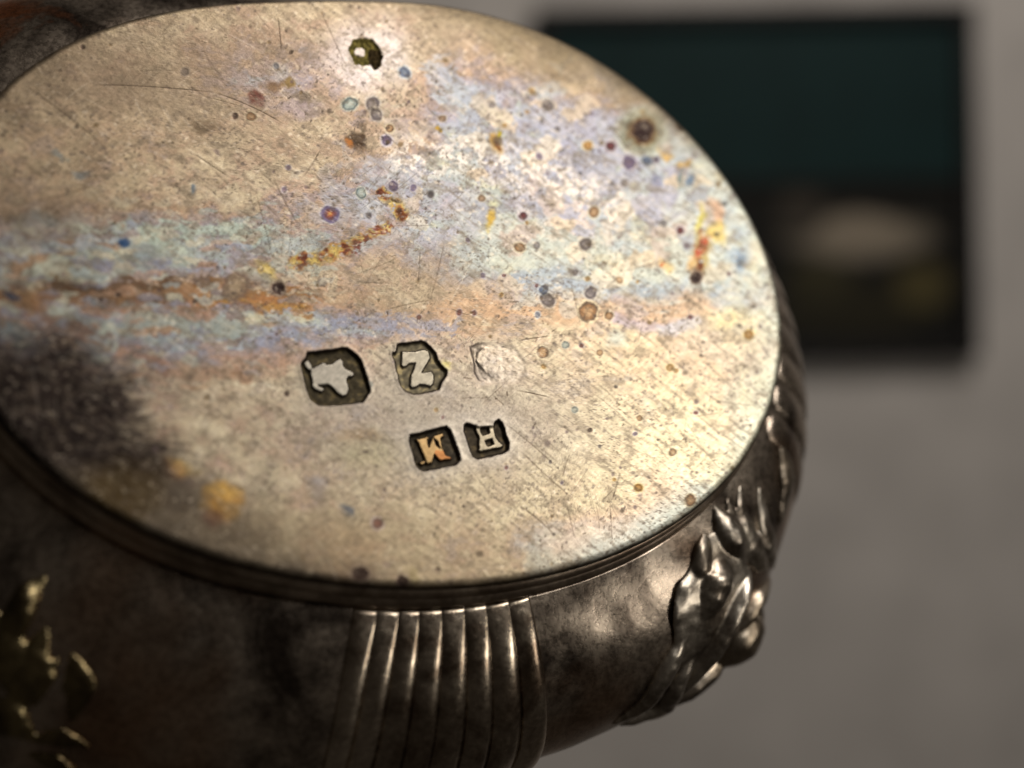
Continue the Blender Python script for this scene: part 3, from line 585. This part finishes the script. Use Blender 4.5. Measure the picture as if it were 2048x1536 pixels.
lin = np.clip(col / 255., 0, 1); lin = np.where(lin <= .04045, lin / 12.92, ((lin + .055) / 1.055) ** 2.4)
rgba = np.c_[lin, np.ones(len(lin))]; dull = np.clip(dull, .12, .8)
Q = grid_quads(N, N); Q = Q[:, ::1]
pid = part_id[Q].max(1); pid[(pid % 10 == 1) & (part_id[Q] % 10 != 1).any(1)] -= 1
# make every quad face the viewer
def cut(name, mask, parent):
    q = Q[mask]; ids, inv = np.unique(q, return_inverse=True); q = inv.reshape(-1, 4)
    return big_mesh(name, P[ids], q, M_PLATE, parent, nrm[ids], [('tarnish_and_reflection', 'FLOAT_COLOR', rgba[ids]), ('dullness', 'FLOAT', dull[ids])])
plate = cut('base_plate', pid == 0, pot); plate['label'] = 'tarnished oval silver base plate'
for k, S in enumerate(STAMPS, 1):
    h = cut('hallmark', pid == 10 * k, pot); h['label'] = S['lab']
    if (pid == 10 * k + 1).any(): cut(S['nm'], pid == 10 * k + 1, h)
cp = cut('corroded_pit', pid == 90, pot); cp['label'] = 'olive crusted corroded pit in a pale ring'

# ---- foot ring: moulding swept round the oval
NA = 360; th = np.linspace(0, 2 * np.pi, NA, endpoint=False)
def sweep_ring(name, prof, mat, parent, wob=0.0):
    prof = np.asarray(prof, float); r = outline(th)
    # outward direction of the outline
    x, y = r * np.cos(th), r * np.sin(th); tx, ty = np.gradient(np.r_[x[-1], x, x[0]])[1:-1], np.gradient(np.r_[y[-1], y, y[0]])[1:-1]
    l = np.hypot(tx, ty); nx, ny = ty / l, -tx / l
    V = np.stack([x[:, None] + nx[:, None] * prof[None, :, 0], y[:, None] + ny[:, None] * prof[None, :, 0],
                  prof[None, :, 1] + wob * np.sin(th * 5 + 1)[:, None] + 0 * x[:, None]], -1).reshape(-1, 3)
    return mesh_obj(name, V, grid_quads(NA, len(prof), True), mat, parent)
def dense(prof, n=4):
    p = np.asarray(prof, float); t = np.arange(len(p)); tt = np.linspace(0, len(p) - 1, (len(p) - 1) * n + 1)
    out = np.empty((len(tt), 2))
    for i in range(2):
        m = np.gradient(p[:, i]); k = np.clip(tt.astype(int), 0, len(p) - 2); f = tt - k
        out[:, i] = (2 * f**3 - 3 * f**2 + 1) * p[k, i] + (f**3 - 2 * f**2 + f) * m[k] + (-2 * f**3 + 3 * f**2) * p[k + 1, i] + (f**3 - f**2) * m[k + 1]
    return out
foot = sweep_ring('foot_ring', dense([(-.9, -1.3), (-.35, -1.2), (.05, -1.3), (.3, -1.55), (.35, -1.9), (.3, -2.1), (.5, -2.25), (.72, -2.5), (.82, -2.8), (.8, -3.1), (.7, -3.4), (.2, -3.8)]), M_FOOT, pot)
foot['label'] = 'dark moulded foot ring round the base'

# ---- body: shoulder swelling out behind the foot, then drawn in to the mouth
BT = sorted([(-180, 15), (-155, 17), (-130, 17), (-110, 15), (-92, 14), (-72, 12.5), (-58, 12.5), (-40, 13), (-22, 10.5), (0, 8.6), (20, 7), (40, 6), (60, 6), (80, 6), (100, 6), (120, 9), (140, 13), (160, 15), (180, 15)])
bx = np.radians(np.array([b[0] for b in BT])); bv = np.array([b[1] for b in BT], float)
_tf = np.linspace(-np.pi, np.pi, 721); _bf = np.interp(_tf, bx, bv)
_k = np.hanning(41); _k /= _k.sum(); _bf = np.convolve(np.r_[_bf[-61:-1], _bf, _bf[1:61]], _k, 'same')[60:-60]
def bulge(a): return np.interp((np.asarray(a) + np.pi) % (2 * np.pi) - np.pi, _tf, _bf)
def surf(a, t):
    """point on the body at angle a; t 0..1 shoulder, 1..2 side down to the mouth"""
    a = np.asarray(a, float); t = np.asarray(t, float); b = bulge(a); r = outline(a)
    t1 = np.clip(t, 0, 1) * np.pi / 2; t2 = np.clip(t - 1, 0, 1)
    o = .65 + (b - .65) * np.sin(t1) - t2 ** 1.6 * (b + 3); z = -3.3 - 3.6 * np.clip(t, 0, 1) - 6.8 * (1 - np.cos(t1)) - 58 * t2
    return np.stack([(r + o) * np.cos(a), (r + o) * np.sin(a), z], -1)
def surf_n(a, t, e=1e-3):
    n = np.cross(surf(a + e, t) - surf(a - e, t), surf(a, t + e) - surf(a, t - e))
    n = n / np.linalg.norm(n, axis=-1, keepdims=True)
    flip = (n * (surf(a, t) * [1, 1, 0] + [0, 0, 15])).sum(-1) < 0
    n[flip] *= -1; return n
NB = 480; tb = np.r_[np.linspace(0, 1, 60), np.linspace(1, 2, 40)[1:]]
Aa, Tt = np.meshgrid(np.linspace(0, 2 * np.pi, NB, endpoint=False), tb, indexing='ij')
Sv = surf(Aa.ravel(), Tt.ravel()); Sn = surf_n(Aa.ravel(), Tt.ravel())
Sv = Sv + Sn * (.10 * fbm(Aa.ravel() * 6, Tt.ravel() * 4, 701, 2))[:, None]
body = mesh_obj('body', Sv, grid_quads(NB, len(tb), True)[:, ::-1], M_BODY, pot); body['label'] = 'dark tarnished silver body swelling out behind the foot'
md = body.modifiers.new('wall_thickness', 'SOLIDIFY'); md.thickness = 0.0008; md.offset = -1

# find (angle, t) of a place on the body seen in the photograph
_a, _t = np.meshgrid(np.linspace(-np.pi, np.pi, 1441), np.linspace(0, 1.15, 160), indexing='ij'); _a, _t = _a.ravel(), _t.ravel()
_s = surf(_a, _t); _n = surf_n(_a, _t); _x, _y = local_to_ref(_s[:, 0], _s[:, 1], _s[:, 2])
cam_l = np.array([-(O @ ex), (O @ ey), (O @ d)]); _f = ((cam_l - _s) * _n).sum(1) > 0
_a, _t, _x, _y = _a[_f], _t[_f], _x[_f], _y[_f]
def on_body(px, py):
    i = np.argmin((_x - px) ** 2 + (_y - py) ** 2); return _a[i], _t[i]

def ridge(name, path, width, height, mat, parent, seg=40, nc=14, tip0=.5, tip1=.5, lift=0.0, power=1.0, rough_amp=0.0, closed=False):
    """rounded raised strip lying on the body along (angle, t) points; width / height in mm, tapering to its tips"""
    path = np.asarray(path, float); n = len(path); u = np.linspace(0, n - 1, seg); k = np.clip(u.astype(int), 0, n - 2); f = (u - k)[:, None]
    m = np.gradient(path, axis=0); f2, f3 = f * f, f ** 3
    c = (2 * f3 - 3 * f2 + 1) * path[k] + (f3 - 2 * f2 + f) * m[k] + (-2 * f3 + 3 * f2) * path[k + 1] + (f3 - f2) * m[k + 1]
    p = surf(c[:, 0], c[:, 1]); nn = surf_n(c[:, 0], c[:, 1]); tg = np.gradient(p, axis=0); tg /= np.linalg.norm(tg, axis=1, keepdims=True)
    sd = np.cross(nn, tg); sd /= np.linalg.norm(sd, axis=1, keepdims=True)
    q = np.linspace(0, 1, seg); cap = lambda e, tip: np.sqrt(np.clip(1 - (1 - np.clip(e / tip, 0, 1)) ** 2, 0, 1)) if tip > 0 else np.ones_like(e)
    tap = np.maximum(cap(q, tip0) * cap(1 - q, tip1), .03)
    def prof(v):
        v = np.atleast_1d(np.asarray(v, float)); e = np.interp(q, np.linspace(0, 1, len(v)), v)
        kk = np.hanning(9); kk /= kk.sum(); return np.convolve(np.r_[[e[0]] * 4, e, [e[-1]] * 4], kk, 'valid')
    w = prof(width) * tap; h = prof(height) * tap
    an = np.linspace(-.15 * np.pi, 1.15 * np.pi, nc) if not closed else np.linspace(0, 2 * np.pi, nc, endpoint=False)
    cs, sn = np.cos(an), np.sin(an); sn = np.sign(sn) * np.abs(sn) ** power
    V = p[:, None] + sd[:, None] * (w[:, None] * .5 * cs[None])[..., None] + nn[:, None] * (h[:, None] * sn[None] + lift * tap[:, None])[..., None]
    V = V + nn[:, None] * (rough_amp * fbm(V[..., 0].ravel() / 1.6, (V[..., 1] + V[..., 2]).ravel() / 1.6, 77, 2)).reshape(V.shape[:2])[..., None] if rough_amp else V
    gq = grid_quads(seg, nc)
    if closed: gq = np.array([(i * nc + j, (i + 1) * nc + j, (i + 1) * nc + (j + 1) % nc, i * nc + (j + 1) % nc) for i in range(seg - 1) for j in range(nc)])
    V = V.reshape(-1, 3); Fq = [tuple(r) for r in gq] + [tuple(range(nc))] + [tuple(range((seg - 1) * nc, seg * nc))[::-1]]
    return mesh_obj(name, V, Fq, mat, parent)

# reeded panel under the base (each reed its own strip) and a second one round the right-hand end
top_x = [703, 751, 796, 837, 882, 927, 972, 1019, 1062]; bot_x = [648, 690, 745, 803, 857, 914, 967, 1018, 1056]
for i in range(8):
    a0, t0 = on_body((top_x[i] + top_x[i + 1]) / 2, 1238 - i * 3); a1, t1 = on_body((bot_x[i] + bot_x[i + 1]) / 2, 1530)
    aw0 = abs(on_body(top_x[i + 1], 1240 - i * 3)[0] - on_body(top_x[i], 1240 - i * 3)[0]); aw1 = abs(on_body(bot_x[i + 1], 1530)[0] - on_body(bot_x[i], 1530)[0])
    r0 = np.linalg.norm(surf(a0, t0)[:2]); r1 = np.linalg.norm(surf(a1, t1)[:2])
    tt = np.linspace(-.0, 1.35, 9); aa = a0 + (a1 - a0) * np.clip((tt - t0) / max(t1 - t0, .05), -.3, 1.2)
    ridge('reed', np.c_[aa, tt], [aw0 * r0 * 1.12, aw1 * r1 * 1.10, aw1 * r1 * 1.10], [.04, .42, .6, .72, .78, .8, .8], M_REED, body, seg=46, tip0=0, tip1=.1)
for i in range(8):
    a = math.radians(22 - i * 5.0); tt = np.linspace(.05, 1.4, 8)
    ridge('reed', np.c_[a - .06 * tt, tt], [2.5, 3.0], [.22, .28], M_BODY, body, seg=36, tip0=.05, tip1=.1)

# chased leaf ornaments at the shoulders of the oval: strands fused into one relief
def leaf_group(label, lobes, mat=M_LEAF, fat=1.2):
    VV, FF = [], []
    for pts, wd, ht, t0, t1 in lobes:
        pp = np.asarray(pts, float); u = np.linspace(0, len(pp) - 1, 30)
        k = np.clip(u.astype(int), 0, len(pp) - 2); f = (u - k)[:, None]; m = np.gradient(pp, axis=0)
        px = (2 * f**3 - 3 * f**2 + 1) * pp[k] + (f**3 - 2 * f**2 + f) * m[k] + (-2 * f**3 + 3 * f**2) * pp[k + 1] + (f**3 - f**2) * m[k + 1]
        at = np.array([on_body(*p) for p in px]); kk = np.hanning(11); kk /= kk.sum()
        at = np.stack([np.convolve(np.r_[[at[0, i]] * 5, at[:, i], [at[-1, i]] * 5], kk, 'valid') for i in (0, 1)], -1)
        r = ridge('strand', at, np.asarray(wd) * fat, ht, mat, None, seg=50, nc=18, tip0=t0, tip1=t1, rough_amp=.13, closed=True)
        me = r.data; n0 = len(VV); VV += [tuple(v.co) for v in me.vertices]; FF += [tuple(i + n0 for i in p.vertices) for p in me.polygons]
        bpy.data.objects.remove(r); bpy.data.meshes.remove(me)
    o = mesh_obj('leaf_ornament', VV, FF, mat, pot, scale=1); o['label'] = label
    md = o.modifiers.new('fuse', 'REMESH'); md.mode = 'VOXEL'; md.voxel_size = 0.00011; md.use_smooth_shade = True
    md = o.modifiers.new('soften', 'SMOOTH'); md.factor = .5; md.iterations = 6
    return o
leaf_group('chased leaf ornament at the lower right shoulder', [
    ([(1410, 1060), (1430, 1150), (1410, 1250), (1360, 1350)], [4.0, 7.0, 7.5, 5.0], [.3, .55, .6, .4], .5, .5),
    ([(1425, 1005), (1440, 1040), (1462, 1080), (1490, 1125)], [.8, 2.0, 2.4, 1.4], [.1, .9, 1.3, .5], .8, .6),
    ([(1478, 960), (1484, 1037), (1508, 1099), (1535, 1150)], [.8, 1.8, 2.0, 1.0], [.08, .45, .7, .4], .8, .5),
    ([(1450, 985), (1466, 1040), (1492, 1095), (1522, 1150)], [.7, 1.6, 1.8, 1.0], [.06, .35, .5, .3], .8, .5),
    ([(1515, 960), (1525, 1040), (1535, 1090), (1548, 1140)], [.8, 1.8, 2.0, 1.2], [.08, .45, .7, .4], .8, .5),
    ([(1410, 1060), (1404, 1095), (1397, 1135), (1385, 1180)], [.8, 1.7, 1.8, 1.0], [.1, .7, .9, .4], .8, .6),
    ([(1432, 1110), (1430, 1150), (1414, 1195), (1385, 1255)], [1.6, 2.8, 3.0, 1.8], [.7, 1.5, 1.6, .7], .45, .6),
    ([(1500, 1130), (1480, 1172), (1455, 1222), (1418, 1293), (1380, 1350), (1325, 1415)], [.9, 1.4, 1.5, 1.5, 1.3, .8], [.6, 1.3, 1.5, 1.4, 1.1, .5], .3, .5),
    ([(1545, 1150), (1515, 1190), (1490, 1230), (1460, 1280)], [.9, 1.4, 1.4, .9], [.5, 1.0, 1.0, .5], .5, .6),
    ([(1510, 1195), (1505, 1250), (1485, 1305), (1440, 1350)], [2.0, 3.8, 4.2, 2.8], [.8, 1.9, 2.2, 1.2], .45, .45),
    ([(1470, 1300), (1420, 1350), (1365, 1400), (1290, 1445)], [1.0, 1.8, 1.8, 1.0], [.6, 1.3, 1.2, .5], .5, .6),
    ([(1385, 1235), (1340, 1320), (1290, 1400), (1215, 1455)], [1.0, 1.7, 1.6, .8], [.4, .9, .9, .4], .5, .6),
    ([(1400, 1290), (1345, 1370), (1310, 1430), (1240, 1475)], [1.0, 1.8, 1.8, .8], [.5, 1.1, 1.1, .5], .5, .6),
    ([(1560, 880), (1572, 960), (1556, 1060)], [1.4, 2.4, 1.2], [.25, .6, .25], .6, .6)])
leaf_group('chased leaf ornament at the lower left shoulder', [
    ([(98, 1150), (58, 1185), (32, 1245), (25, 1320)], [.6, 1.4, 1.6, .8], [.1, .75, .7, .3], .6, .6),
    ([(-45, 1200), (-5, 1275), (25, 1340), (40, 1420)], [1.4, 2.4, 2.2, 1.0], [.3, .6, .5, .2], .5, .6),
    ([(98, 1245), (70, 1310), (48, 1380), (20, 1440)], [.8, 1.7, 1.8, .8], [.1, .4, .4, .15], .6, .6),
    ([(118, 1315), (88, 1350), (62, 1420)], [.6, 1.3, .8], [.1, .5, .15], .6, .6),
    ([(-45, 1415), (16, 1438), (70, 1482)], [1.4, 2.4, 1.0], [.3, .7, .3], .5, .6),
    ([(50, 1482), (120, 1476), (185, 1495)], [.5, 1.2, .6], [.1, .35, .1], .6, .6),
    ([(50, 1505), (110, 1526), (170, 1556)], [.6, 1.3, .6], [.1, .4, .15], .6, .6),
    ([(140, 1300), (160, 1370), (140, 1450)], [.8, 1.8, .8], [.15, .35, .15], .6, .6)], mat=M_LEAF_DIM, fat=1.3)
